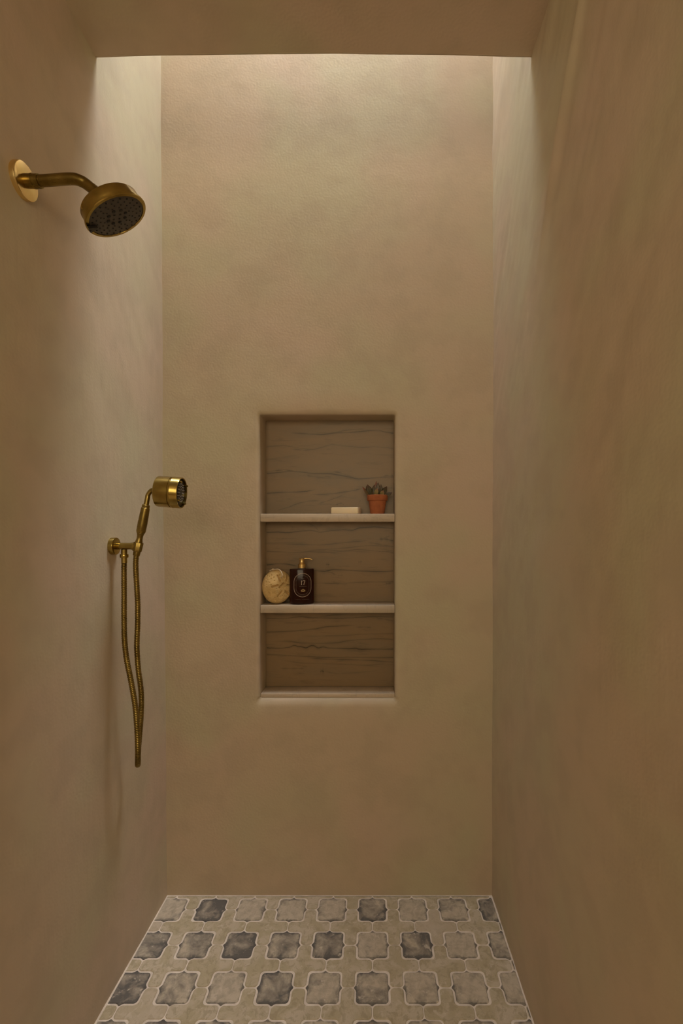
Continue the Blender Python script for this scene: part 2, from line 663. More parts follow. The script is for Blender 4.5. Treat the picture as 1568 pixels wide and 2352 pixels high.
def ceiling():
    xs = np.linspace(-0.80, 0.50, 66)
    V, Fc = [], []
    prof = [(RY, 2.43), (-0.5, 2.43), (0.3, 2.43), (0.6, 2.428), (0.8, 2.424), (0.95, 2.418), (1.05, 2.412), (1.13, 2.404), (1.17, 2.4005), (1.186, 2.3985)]
    r = 0.010
    for k in range(6):
        a = (PI / 2) * k / 5
        prof.append((CE - r + r * math.sin(a), 2.398 + r - r * math.cos(a)))
    prof += [(CE, 2.45), (CE, 2.7), (CE, SKY_Z + 0.01), (RY, SKY_Z + 0.01)]
    xc, hw = -0.145, 0.55
    for x in xs:
        arch = 0.0075 * (1 - ((x - xc) / hw) ** 2) - 0.002
        wob = 0.0016 * mnoise.noise(Vector((x * 7, 2, 0)))
        for k, (y, z) in enumerate(prof):
            low = z < 2.46
            V.append((x, y + (0.003 * mnoise.noise(Vector((x * 5, 9, 0))) if y > 1.18 else 0),
                      z + ((arch + wob) if low else 0) + (0.004 * mnoise.noise(Vector((x * 3, y * 3, 5))) if low and y < 1.15 else 0)))
    m = len(prof)
    for i in range(len(xs) - 1):
        for j in range(m):
            j2 = (j + 1) % m
            Fc.append((i * m + j, i * m + j2, (i + 1) * m + j2, (i + 1) * m + j))
    Fc.append(tuple(range(m))); Fc.append(tuple(reversed([(len(xs) - 1) * m + j for j in range(m)])))
    me = mesh('ceiling', V, Fc)
    bm = bmesh.new(); bm.from_mesh(me); bmesh.ops.recalc_face_normals(bm, faces=bm.faces[:]); bm.to_mesh(me); bm.free()
    return tag(link('ceiling', sharp(me, 60), M['plaster_ceiling']), 'tan plaster ceiling ending at a skylight slot before the end wall', 'ceiling', kind='structure')


ceiling()

def wall_box(name, lo, hi, label, mat='plaster_ceiling'):
    return tag(link(name, box_mesh(name, lo, hi), M[mat]), label, name.split('_')[0], kind='structure')


wall_box('wall_front', (BX0 - .1, BY - .1, 0), (BX1 + .1, BY, BZ), 'bathroom wall behind the viewer')
wall_box('wall_bathroom_left', (BX0 - .1, BY, 0), (BX0, RY, BZ), 'bathroom side wall behind the viewer, far left')
wall_box('wall_bathroom_right', (BX1, BY, 0), (BX1 + .1, RY, BZ), 'bathroom side wall behind the viewer, far right')
wall_box('wall_return_left', (BX0 - .1, RY, 0), (-0.80, RY + .12, BZ), 'short wall beside the shower entry, left')
wall_box('wall_return_right', (0.50, RY, 0), (BX1 + .1, RY + .12, BZ), 'short wall beside the shower entry, right')
wall_box('ceiling_bathroom', (BX0 - .1, BY - .1, BZ), (BX1 + .1, RY + .02, BZ + .1), 'plaster ceiling of the bathroom behind the viewer')
wall_box('floor_bathroom', (BX0 - .1, BY - .1, -.08), (BX1 + .1, RY, 0), 'plain floor of the bathroom behind the viewer', 'grout')
dr = tag(link('fill_panel', box_mesh('fill_panel', (WX0, BY, WZ0), (WX1, BY + .012, WZ1)), M['panel_pale']), 'wide unseen panel added behind the viewer for the fill light', 'window', kind='structure')  # unseen backing added behind the warm fill light
for lo, hi in (((WX0 - .05, WZ0 - .05), (WX0, WZ1 + .05)), ((WX1, WZ0 - .05), (WX1 + .05, WZ1 + .05)), ((WX0, WZ1), (WX1, WZ1 + .05)), ((WX0, WZ0 - .05), (WX1, WZ0))):
    link('frame_bar', box_mesh('frame_bar', (lo[0], BY, lo[1]), (hi[0], BY + .03, hi[1]), .003), M['frame'], dr)  # border of the added fill panel
sk = tag(link('window_1', box_mesh('window_1', (-0.84, CE - 0.05, SKY_Z + 0.015), (0.54, D + 0.1, SKY_Z + 0.025)), M['pane']), 'slot skylight pane above the end wall', 'window', kind='structure')
for lo, hi in (((-0.84, CE - .05), (.54, CE - .002)), ((-0.84, D + .002), (.54, D + .1))):
    link('frame_bar', box_mesh('frame_bar', (lo[0], lo[1], SKY_Z + .026), (hi[0], hi[1], SKY_Z + .06), .004), M['frame'], sk)

# ------------------------------------------------------------------ floor and its tiles
fl = tag(link('floor', box_mesh('floor', (-0.80, RY, -0.08), (0.50, D + 0.05, -0.0022)), M['grout']), 'pale grout bed of the patterned tile floor', 'floor', kind='structure')


def arc_pts(cx, cy, r, a0, a1, n):
    return [(cx + r * math.cos(a0 + (a1 - a0) * k / n), cy + r * math.sin(a0 + (a1 - a0) * k / n)) for k in range(n + 1)]


def rot4(q):
    out = []
    for k in range(4):
        c, s = [(1, 0), (0, 1), (-1, 0), (0, -1)][k]
        out += [(x * c - y * s, x * s + y * c) for x, y in q]
    return out


A = 0.325
star = rot4([(A + .048, 0), (A + .040, .018), (A + .016, .046), (A, .085)] + [(A, A - .07)] + arc_pts(A - .07, A - .07, .07, 0, PI / 2, 5)[1:] + [(.085, A), (.046, A + .016), (.018, A + .040)])
W = 0.134
cross = rot4([(.489, -.055), (.489, .055)] + arc_pts(.489 - .079, W - .079, .079, 0, PI / 2, 4)[1:] + [(.235, W)] +
             arc_pts(.215, .215, .081, -PI / 2, -PI, 4)[0:] + [(W, .235)] + arc_pts(W - .079, .489 - .079, .079, 0, PI / 2, 4)[:-1])
star = [(x * PT, y * PT) for x, y in star]
cross = [(x * PT, y * PT) for x, y in cross]


def dedupe(poly):
    out = []
    for p in poly:
        if not out or math.hypot(p[0] - out[-1][0], p[1] - out[-1][1]) > 2e-4: out.append(p)
    while len(out) > 2 and math.hypot(out[0][0] - out[-1][0], out[0][1] - out[-1][1]) < 2e-4: out.pop()
    return out


def area(p): return 0.5 * sum(p[i][0] * p[(i + 1) % len(p)][1] - p[(i + 1) % len(p)][0] * p[i][1] for i in range(len(p)))


def clip(poly, a, b, c):       # keep a*x + b*y <= c
    out = []
    for i in range(len(poly)):
        p, q = poly[i], poly[(i + 1) % len(poly)]
        dp, dq = a * p[0] + b * p[1] - c, a * q[0] + b * q[1] - c
        if dp <= 0: out.append(p)
        if dp * dq < 0:
            t = dp / (dp - dq)
            out.append((p[0] + (q[0] - p[0]) * t, p[1] + (q[1] - p[1]) * t))
    return out


def tile_mesh(name, poly, mat):
    poly = dedupe(poly)
    if area(poly) < 0: poly = poly[::-1]
    n = len(poly)
    ins = []
    for i in range(n):
        a, b_, c = poly[i - 1], poly[i], poly[(i + 1) % n]
        e1 = Vector((b_[0] - a[0], b_[1] - a[1])).normalized(); e2 = Vector((c[0] - b_[0], c[1] - b_[1])).normalized()
        nn = (Vector((-e1.y, e1.x)) + Vector((-e2.y, e2.x)))
        nn = nn.normalized() if nn.length > 1e-6 else Vector((0, 0))
        ins.append((b_[0] + nn.x * 0.0014, b_[1] + nn.y * 0.0014))
    V = [(x, y, 0) for x, y in ins] + [(x, y, -0.0014) for x, y in poly] + [(x, y, -0.0035) for x, y in poly]
    Fc = [tuple(range(n))]
    for i in range(n):
        j = (i + 1) % n
        Fc.append((n + i, n + j, j, i)); Fc.append((2 * n + i, 2 * n + j, n + j, n + i))
    me = mesh(name, V, Fc, smooth=False)
    me.materials.append(mat)
    return me


shared = {'star': tile_mesh('star_tile', star, M['star_tile']), 'cross': tile_mesh('cross_tile', cross, M['cross_tile'])}
LIM = [(-1, 0, 0.674), (1, 0, 0.3905), (0, 1, D - 0.006)]


def lay(kind, poly, x, y):
    pts = [(px + x, py + y) for px, py in poly]
    inside = all(a * px + b_ * py <= c for a, b_, c in LIM for px, py in pts)
    if inside:
        o = link(kind + '_tile', shared[kind], None, fl, (x + random.uniform(-.0006, .0006), y + random.uniform(-.0006, .0006), random.uniform(-.0005, .0004)))
        o.rotation_euler = (random.uniform(-.004, .004), random.uniform(-.004, .004), random.choice([0, PI / 2, PI, -PI / 2]) + random.uniform(-.012, .012))
    else:
        for a, b_, c in LIM:
            pts = clip(pts, a, b_, c)
            if len(pts) < 3: return
        pts = dedupe(pts)
        if len(pts) < 3 or abs(area(pts)) < 4e-5: return
        me = tile_mesh(kind + '_tile', [(px - x, py - y) for px, py in pts], M[kind + '_tile'])
        link(kind + '_tile', me, None, fl, (x, y, 0))


for r in range(-1, 10):
    for c in range(-6, 5):
        x, y = c * PT, 1.503 - r * PT
        if r >= 0: lay('star', star, x, y)
        lay('cross', cross, x + PT / 2, y - PT / 2)

# ------------------------------------------------------------------ niche: veined stone back, shelves, sill
S1T, S1B, S2T, S2B, SIT, SIB = 1.2608, 1.2342, 0.9562, 0.9302, 0.6600, 0.6462

VEINS = {   # polylines in photo pixels on the stone back, then width (mm) and strength
    1: [([(664, 994), (700, 996), (740, 998), (770, 994), (810, 993), (850, 989), (870, 988), (885, 993), (903, 995)], 1.5, .85),
        ([(755, 995), (800, 988), (840, 985)], 1.1, .5),
        ([(612, 1026), (650, 1023), (690, 1030), (720, 1033), (745, 1026), (760, 1021), (785, 1024), (830, 1028), (860, 1026), (903, 1030)], 1.8, .42),
        ([(665, 1031), (700, 1034), (725, 1032)], 1.2, .55), ([(820, 1028), (850, 1029)], 1.2, .4),
        ([(612, 1088), (640, 1085), (665, 1082), (690, 1084), (720, 1088), (760, 1088), (790, 1093), (822, 1100), (850, 1098), (880, 1096), (903, 1095)], 1.6, .95),
        ([(630, 1081), (655, 1079), (680, 1083)], 1.1, .7), ([(760, 1086), (768, 1083), (785, 1087), (800, 1093), (815, 1098)], 1.1, .6),
        ([(700, 1090), (715, 1094), (735, 1098), (750, 1094), (765, 1096)], 2.2, .35), ([(870, 1097), (890, 1092), (903, 1092)], 1.1, .7),
        ([(612, 1133), (640, 1131), (680, 1130), (705, 1128), (725, 1124)], 1.6, .9),
        ([(712, 1135), (730, 1136), (760, 1134), (790, 1130), (815, 1126), (835, 1121)], 1.5, .8),
        ([(635, 1173), (660, 1166), (685, 1156), (710, 1151), (735, 1150)], 1.2, .6),
        ([(728, 1158), (750, 1151), (775, 1142), (790, 1136)], 1.1, .5), ([(770, 1160), (783, 1155), (790, 1160)], 1.3, .6), ([(823, 1158), (828, 1148)], 1.4, .4)],
    2: [([(612, 1223), (640, 1222), (660, 1224), (690, 1220), (715, 1218), (735, 1223), (760, 1219), (790, 1217), (810, 1218), (825, 1212), (860, 1210), (903, 1214)], 1.5, .9),
        ([(700, 1199), (720, 1208), (735, 1222)], 1.2, .4), ([(660, 1217), (700, 1216)], 1.1, .4),
        ([(640, 1251), (680, 1250), (730, 1252), (760, 1250), (790, 1246), (830, 1243), (850, 1240)], 1.4, .55),
        ([(870, 1238), (885, 1238), (903, 1242)], 1.6, .8), ([(880, 1236), (895, 1231)], 1.1, .5), ([(845, 1246), (880, 1252), (903, 1256)], 2.4, .45),
        ([(690, 1265), (740, 1263), (800, 1258), (850, 1253), (903, 1255)], 1.4, .5),
        ([(612, 1266), (650, 1268), (680, 1269), (710, 1267), (760, 1269), (820, 1262), (860, 1265), (903, 1269)], 1.3, .55),
        ([(740, 1262), (790, 1266), (850, 1268), (900, 1266)], 1.5, .35),
        ([(612, 1298), (640, 1295), (660, 1296), (685, 1301)], 1.5, .9), ([(612, 1305), (650, 1309), (690, 1310)], 1.2, .5),
        ([(715, 1310), (745, 1312), (765, 1308), (790, 1309), (820, 1311), (850, 1312), (880, 1313), (903, 1311)], 1.7, .95),
        ([(750, 1312), (762, 1316), (772, 1321)], 1.3, .6), ([(740, 1310), (755, 1308), (770, 1306)], 1.1, .5),
        ([(725, 1338), (760, 1340), (800, 1339), (840, 1337), (903, 1336)], 1.5, .55), ([(770, 1342), (800, 1341)], 1.2, .4), ([(885, 1340), (898, 1339)], 2.2, .6),
        ([(748, 1296), (757, 1297)], 2.0, .7), ([(822, 1291), (832, 1290)], 1.6, .5), ([(775, 1322), (788, 1321)], 1.2, .4)],
    3: [([(612, 1420), (650, 1421), (690, 1416), (720, 1419), (760, 1413), (800, 1411)], 1.4, .7),
        ([(680, 1414), (710, 1420), (740, 1419), (780, 1420), (810, 1419), (850, 1416), (903, 1417)], 1.4, .7),
        ([(612, 1410), (660, 1412), (700, 1413)], 1.2, .5), ([(860, 1418), (903, 1426)], 1.3, .5), ([(650, 1431), (690, 1429), (730, 1426)], 1.2, .4),
        ([(612, 1452), (650, 1451), (690, 1448), (725, 1444), (745, 1440), (780, 1438), (810, 1436), (820, 1437)], 1.4, .8), ([(815, 1440), (855, 1441)], 1.2, .5),
        ([(690, 1461), (730, 1461), (780, 1460), (820, 1457), (860, 1456), (903, 1455)], 1.3, .45),
        ([(620, 1473), (665, 1473), (690, 1477), (740, 1478), (775, 1476), (800, 1471), (830, 1469), (860, 1467), (880, 1467), (903, 1469)], 1.4, .65),
        ([(612, 1488), (640, 1489), (665, 1487), (675, 1481), (683, 1485), (695, 1485), (702, 1489), (712, 1483), (720, 1482), (730, 1489), (742, 1485), (750, 1488), (780, 1489), (805, 1490), (815, 1488), (825, 1491), (860, 1491), (903, 1491)], 1.9, .95),
        ([(612, 1503), (650, 1505), (700, 1508), (760, 1511), (820, 1510), (870, 1511), (903, 1510)], 1.5, .7),
        ([(700, 1511), (750, 1514), (800, 1515), (850, 1517), (903, 1521)], 1.5, .7), ([(640, 1515), (690, 1523), (760, 1525), (830, 1528), (880, 1531)], 1.3, .4),
        ([(640, 1535), (670, 1536), (700, 1535)], 1.4, .4), ([(735, 1543), (739, 1541), (744, 1543)], 2.6, .8),
        ([(740, 1541), (770, 1547), (800, 1546), (840, 1543), (870, 1540)], 1.2, .35)],
}


def stone_panel(idx, z0, z1):
    x0, x1 = NX0 + 0.0005, NX1 - 0.0005
    nx, nz = 224, int((z1 - z0) / 0.0010) + 1
    xs, zs = np.linspace(x0, x1, nx), np.linspace(z0, z1, nz)
    XX, ZZ = np.meshgrid(xs, zs)
    mask = np.zeros_like(XX)
    for pts, w, s in VEINS[idx]:
        P = np.array([[at(px, py, NB).x, at(px, py, NB).z] for px, py in pts])
        fx = np.linspace(P[0, 0], P[-1, 0], 160)
        zc = np.interp(fx, P[:, 0], P[:, 1])
        ker = np.ones(5) / 5
        zc = np.convolve(np.pad(zc, 2, mode='edge'), ker, 'valid')
        jit = np.cumsum(rng.normal(0, 1, 160)); jit -= np.linspace(jit[0], jit[-1], 160)
        zc = zc + 0.0006 * jit / (np.abs(jit).max() + 1e-6) + rng.normal(0, .00018, 160)
        ww = (1.25 * w / 1000) * np.clip(1 + .55 * np.sin(np.linspace(0, rng.uniform(8, 20), 160) + rng.uniform(0, 6)), .35, 1.6)
        endf = np.clip(np.minimum(np.linspace(0, 8, 160), np.linspace(8, 0, 160)), 0, 1)
        if P[0, 0] < x0 + .01: endf[:80] = 1
        if P[-1, 0] > x1 - .01: endf[80:] = 1
        zz = np.interp(xs, fx, zc); wx = np.interp(xs, fx, ww); ef = np.interp(xs, fx, endf * s)
        ins = ((xs >= fx[0]) & (xs <= fx[-1])).astype(float)
        d = np.abs(ZZ - zz[None, :])
        core = np.exp(-(d / (wx[None, :] * .62)) ** 2)
        halo = .28 * np.exp(-(d / (wx[None, :] * 2.6)) ** 2)
        mask = np.maximum(mask, np.maximum(core, halo) * (ef * ins)[None, :])
    V = np.stack([XX.ravel(), np.full(XX.size, NB), ZZ.ravel()], 1)
    i = (np.arange(nz - 1)[:, None] * nx + np.arange(nx - 1)[None, :]).ravel()
    Fq = np.stack([i, i + 1, i + nx + 1, i + nx], 1)
    nb = len(V)
    ext = np.array([[x0, NB + .010, z0], [x1, NB + .010, z0], [x1, NB + .010, z1], [x0, NB + .010, z1]])
    me = bpy.data.meshes.new('stone_panel')
    faces = Fq.tolist() + [(nb + 3, nb + 2, nb + 1, nb),
                           tuple([nb, nb + 1] + list(range(nx - 1, -1, -1))),
                           tuple([nb + 2, nb + 3] + list(range((nz - 1) * nx, nz * nx))),
                           tuple([nb + 3, nb] + list(range(0, nz * nx, nx))),
                           tuple([nb + 1, nb + 2] + list(range(nz * nx - 1, -1, -nx)))]
    me.from_pydata(np.vstack([V, ext]).tolist(), [], faces)
    a = me.attributes.new('vein', 'FLOAT', 'POINT')
    a.data.foreach_set('value', np.concatenate([mask.ravel(), np.zeros(4)]).astype(np.float32))
    o = link('stone_panel', me, M['stone'], WB)
    o['label'] = ['', 'dark-veined stone panel behind the plant and soap', 'dark-veined stone panel behind the pump bottle', 'dark-veined stone panel at the empty bottom of the niche'][idx]
    return o


stone_panel(1, S1T + .0005, NZ1 - .0005)
stone_panel(2, S2T + .0005, S1B - .0005)
stone_panel(3, SIT + .0005, S2B - .0005)


def slab(name, zb, zt, label, cat):
    me = box_mesh(name, (NX0 + .0004, NF, zb), (NX1 - .0004, NB - .0003, zt), .0016, 2)
    return tag(link(name, me, M['stone_shelf']), label, cat)


slab('niche_shelf', S1B, S1T, 'upper stone shelf of the niche, under the plant and soap', 'shelf')
slab('niche_shelf', S2B, S2T, 'lower stone shelf of the niche, under the pump bottle', 'shelf')
NF = D + 0.0165
slab('niche_sill', SIB, SIT, 'thin stone sill at the bottom of the niche', 'sill')

# ------------------------------------------------------------------ fixed shower head
def shower_head():
    Yf = 0.945
    n = Vector((math.sin(math.radians(32)) * math.cos(math.radians(21)), math.sin(math.radians(32)) * math.sin(math.radians(21)), -math.cos(math.radians(32)))).normalized()
    fc = at(267.9, 497.5, Yf)
    zf = EYE + (PY - 416) * 0.937 / F
    wx = wall_x(-1, zf)
    base = Vector((wx, 0.937, zf))
    root = empty('overhead_shower', base, 'round brass shower head on a bent arm high on the left wall', 'shower head')
    X = Vector((1, 0, 0))
    lathe('flange', [(-.004, .0342), (.006, .0345), (.0085, .0338), (.0095, .032), (.0097, .010)], base, X, M['brass_bright'], root, 56, off=base)
    lathe('collar', [(.009, .0128), (.022, .0128), (.0225, .0135), (.0245, .0135), (.025, .0128), (.036, .0126), (.0365, .0108)], base, X, M['brass_dull'], root, 32, off=base)
    back = fc - n * .031
    p1 = at(163, 411, 0.937); 
    path = spline([base + X * .012, base + X * .045 + Vector((0, 0, .001)), p1, at(186, 416, .939), at(205, 428, .942), back - n * .002 + Vector((-.0005, 0, 0))], 60)
    tube('arm', path, .0107, M['brass_dull'], root, 24, off=base)
    lathe('ball_joint', [(-.006, .0105), (-.002, .0125), (.003, .0140), (.006, .0135)], back, n, M['brass_dull'], root, 28, off=base)
    head = lathe('head', [(-.0285, .012), (-.0280, .050), (-.0262, .0565), (-.0235, .0585), (-.0065, .0590), (-.0058, .0600), (-.005, .0622), (-.0015, .0626), (0, .0615), (.0004, .0562), (-.0012, .0556), (-.0014, .010)], fc, n, M['brass'], root, 72, off=base)
    face = lathe('spray_face', [(-.0010, .0552), (-.0004, .0548), (.0006, .0450), (.0010, .012)], fc, n, M['nozzle_grey'], head, 56, off=base)
    a, u, v = frame_of(n)
    V, Fc = [], []
    def dot(px, py, r, h):
        vv, ff = lathe_data([(.0, r), (h * .8, r * .9), (h, r * .5)], fc + u * px + v * py - base, n, 10)
        k = len(V); V.extend(vv); Fc.extend([tuple(i + k for i in f) for f in ff])
    for R, cnt, ph in ((.0495, 22, 0), (.0415, 20, .1), (.0335, 16, .0), (.0265, 12, .2)):
        for k in range(cnt):
            t = 2 * PI * k / cnt + ph
            dot(R * math.cos(t), R * math.sin(t), .0017, .0018)
    for k in range(8):
        t = 2 * PI * k / 8 + .2
        dot(.0185 * math.cos(t), .0185 * math.sin(t), .0038, .0028)
    for k in range(4):
        t = 2 * PI * k / 4 + .5
        dot(.0085 * math.cos(t), .0085 * math.sin(t), .0024, .002)
    noz = link('spray_nozzles', mesh('spray_nozzles', V, Fc), M['nozzle_dark'], head)
    noz['kind'] = 'stuff'
    # selector lever at the rim: find the in-plane direction towards photo point (208, 522)
    best = max(range(360), key=lambda k: -(Vector(px_of(fc + (u * math.cos(math.radians(k)) + v * math.sin(math.radians(k))) * .055)) - Vector((208, 521))).length)
    t = math.radians(best)
    e = u * math.cos(t) + v * math.sin(t); s = n.cross(e)
    pts = [e * .043, e * .060 + s * .0085, e * .0605 + s * .0035, e * .0555, e * .0605 - s * .0035, e * .060 - s * .0085]
    V = [fc + q + n * .0012 - base for q in pts] + [fc + q + n * .0062 - base for q in pts]
    m = len(pts)
    Fc = [tuple(reversed(range(m))), tuple(range(m, 2 * m))] + [(i, (i + 1) % m, m + (i + 1) % m, m + i) for i in range(m)]
    link('selector_lever', mesh('selector_lever', V, Fc, False), M['face_black'], head)


def px_of(p): return (PX + F * p.x / p.y, PY - F * (p.z - EYE) / p.y)


shower_head()

# ------------------------------------------------------------------ wall bracket, hand shower and hose
YB = 1.25
ZB = EYE - (1254.4 - PY) * YB / F
XW = wall_x(-1, ZB)


def bracket():
    base = Vector((XW, YB, ZB))
    root = empty('hose_bracket', base, 'small brass wall bracket holding the hand shower', 'bracket')
    X = Vector((1, 0, 0))
    lathe('flange', [(-.004, .0226), (.0105, .0228), (.0125, .0222), (.0132, .0205), (.0133, .006)], base, X, M['brass'], root, 48, off=base)
    x1 = at(303, 1254, YB).x - XW
    lathe('arm', [(.012, .0088), (.013, .0090), (x1 - .004, .0090), (x1 - .002, .0094), (x1 + .004, .0103), (x1 + .011, .0095), (x1 + .0125, .006)], base, X, M['brass'], root, 32, off=base)
    # outlet under the arm
    o = at(285.2, 1262, YB)
    lathe('outlet', [(0, .0074), (.012, .0074), (.0125, .0100), (.014, .0107), (.020, .0107), (.0215, .0100), (.022, .0072), (.036, .0072), (.0365, .0060)], o, (0, 0, -1), M['brass'], root, 28, off=base)
    # split clamp that the handle rests in, in line with the handle
    hb, ht = at(318.7, 1246, YB), at(335.6, 1159.5, YB)
    ax = (ht - hb).normalized()
    h = at(316.3, 1258, YB)
    lathe('clamp', [(-.0135, .0098), (-.0125, .0118), (.0095, .0128), (.0110, .0122), (.0112, .0098)], h + ax * .003, ax, M['brass_dull'], root, 8, off=base)


bracket()


def hand_shower():
    hb, ht = at(318.7, 1246, YB), at(335.6, 1159.5, YB)
    ax = (ht - hb).normalized()
    L = (ht - hb).length
    base = hb - ax * .020
    root = empty('hand_shower', base, 'brass hand shower with a drum head hooked on the wall bracket', 'hand shower')
    lathe('handle', [(-.001, .0062), (0, .0092), (.003, .0090), (.010, .0074), (.018, .0076), (.0235, .0090), (.0245, .0099), (.0262, .0099), (.0268, .0108), (.031, .0117), (.050, .0120), (.075, .0114), (L - .009, .0108), (L - .0075, .0094), (L - .006, .0098), (L - .001, .0098), (L, .0088), (L + .0006, .0060)],
          hb, ax, M['brass_dull'], root, 28, off=base)
    lathe('shank', [(-.020, .0070), (-.001, .0080), (.0005, .0062)], hb, ax, M['brass_dull'], root, 20, off=base)
    n = Vector((1, .05, -.068)).normalized()
    hc = at(362.6, 1128.5, YB)
    path = spline([ht - ax * .002, ht + ax * .018, at(340, 1137, YB), at(346.5, 1127.5, YB), at(355, 1124.6, YB), hc + Vector((.004, 0, .0035))], 40)
    tube('neck', path, [.0068 - .0016 * k / 39 for k in range(40)], M['brass_dull'], root, 20, off=base)
    HL = .0625
    head = lathe('head', [(0, .006), (.0004, .0385), (.0016, .0402), (.004, .0408), (.0365, .0412), (.0372, .0395), (.0395, .0395), (.0402, .0416), (.0425, .0420), (.0435, .0414), (HL - .002, .0414), (HL, .0404), (HL - .0005, .0380), (HL - .009, .0372), (HL - .0092, .006)],
                 hc, n, M['brass'], root, 64, off=base)
    face = lathe('spray_face', [(HL - .0090, .0368), (HL - .006, .0366), (HL - .0052, .030), (HL - .0035, .027), (HL - .003, .006)], hc, n, M['face_black'], head, 40, off=base)
    a, u, v = frame_of(n)
    V, Fc = [], []
    for R, cnt in ((.0235, 18), (.017, 12), (.010, 8)):
        for k in range(cnt):
            t = 2 * PI * k / cnt
            vv, ff = lathe_data([(0, .0011), (.0016, .0009)], hc + n * (HL - .0034) + (u * math.cos(t) + v * math.sin(t)) * R - base, n, 8)
            q = len(V); V.extend(vv); Fc.extend([tuple(i + q for i in f) for f in ff])
    z = link('spray_nozzles', mesh('spray_nozzles', V, Fc), M['pale_nozzle'], head)
    z['kind'] = 'stuff'
    for k in range(4):
        t = math.radians(38 + 90 * k)
        o = hc + n * (HL - .008) + (u * math.cos(t) + v * math.sin(t)) * .0345
        lathe('prong', [(0, .0027), (.0125, .0027), (.0132, .0020)], o, n, M['brass'], head, 12, off=base)


hand_shower()


def hose():
    sc = 4.2
    def z3(x, y, Y): return at(200 + x / sc, 1240 + y / sc, Y)
    o = at(285.2, 1262, YB) + Vector((0, 0, -.0368))
    hb, ht = at(318.7, 1246, YB), at(335.6, 1159.5, YB); ax = (ht - hb).normalized()
    pts = [o, z3(356, 300, YB), z3(357, 500, YB - .002), z3(357, 800, YB - .006), z3(361, 960, YB - .010), z3(381, 1150, YB - .014), z3(421, 1350, YB - .016), z3(464, 1600, YB - .016),
           z3(484, 1850, YB - .014), z3(490, 2030, YB - .010), z3(489.5, 2125, YB - .002), z3(489, 2168, YB + .014), z3(489, 2150, YB + .032), z3(493, 2050, YB + .042),
           z3(508, 1850, YB + .042), z3(520, 1690, YB + .038), z3(523, 1520, YB + .032), z3(513, 1390, YB + .027), z3(496, 1270, YB + .022), z3(484, 1130, YB + .018), z3(480, 1000, YB + .014), z3(487, 820, YB + .010),
           z3(488, 620, YB + .006), z3(478, 430, YB + .003), z3(469, 250, YB), hb - ax * .034, hb - ax * .021]
    dense = spline(pts, 300)
    Ltot = sum((dense[i + 1] - dense[i]).length for i in range(299))
    ribs = int(Ltot / .0046)
    path = spline(pts, ribs * 4 + 1)
    prof = [.0058, .0070, .0073, .0066]
    rad = [prof[k % 4] for k in range(len(path))]
    V, Fc = tube_data(path, rad, 16)
    base = path[0]
    me = mesh('shower_hose', [p - base for p in V], Fc)
    h = tag(link('shower_hose', me, M['brass_dull'], None, base), 'ribbed brass shower hose hanging in a long narrow loop', 'hose')
    lathe('hose_nut', [(-.010, .0070), (-.009, .0086), (.006, .0092), (.008, .0088), (.0085, .0066)], hb - ax * .026 - base, ax, M['brass_dull'], h, 20)


hose()

# ------------------------------------------------------------------ things on the upper shelf
def soap():
    me = box_mesh('soap_bar', (-.0475, -.0265, 0), (.0475, .0265, .0228), .0045, 4)
    o = link('soap_bar', me, M['soap'], None, (at(795, 1170, 1.611).x, 1.6125, S1T + .0002))
    o.rotation_euler = (0, 0, math.radians(-11))
    tag(o, 'cream rectangular soap bar lying on the upper niche shelf', 'soap')


soap()


def leaf_mesh(length, width, thick, bend, fold=.35):
    nl, ns = 10, 10
    V, Fc, UV = [], [], []
    for i in range(nl + 1):
        t = i / nl
        w = width * (math.sin(PI * min(1, (t * .86 + .10))) ** .8) * (1 - t ** 6) + .0003
        th = thick * (1 - t ** 2.2) + .0003
        y = bend * length * t * t
        for k in range(ns):
            a = 2 * PI * k / ns
            x = w * math.cos(a)
            V.append((x, y + th * math.sin(a) + fold * abs(x), length * t)); UV.append((k / ns, t))
    for i in range(nl):
        for k in range(ns):
            k2 = (k + 1) % ns
            Fc.append((i * ns + k, i * ns + k2, (i + 1) * ns + k2, (i + 1) * ns + k))
    Fc.append(tuple(reversed(range(ns)))); Fc.append(tuple(nl * ns + k for k in range(ns)))
    me = mesh('leaf', V, Fc)
    uv = me.uv_layers.new(name='UVMap')
    for lp in me.loops: uv.data[lp.index].uv = UV[lp.vertex_index]
    return me


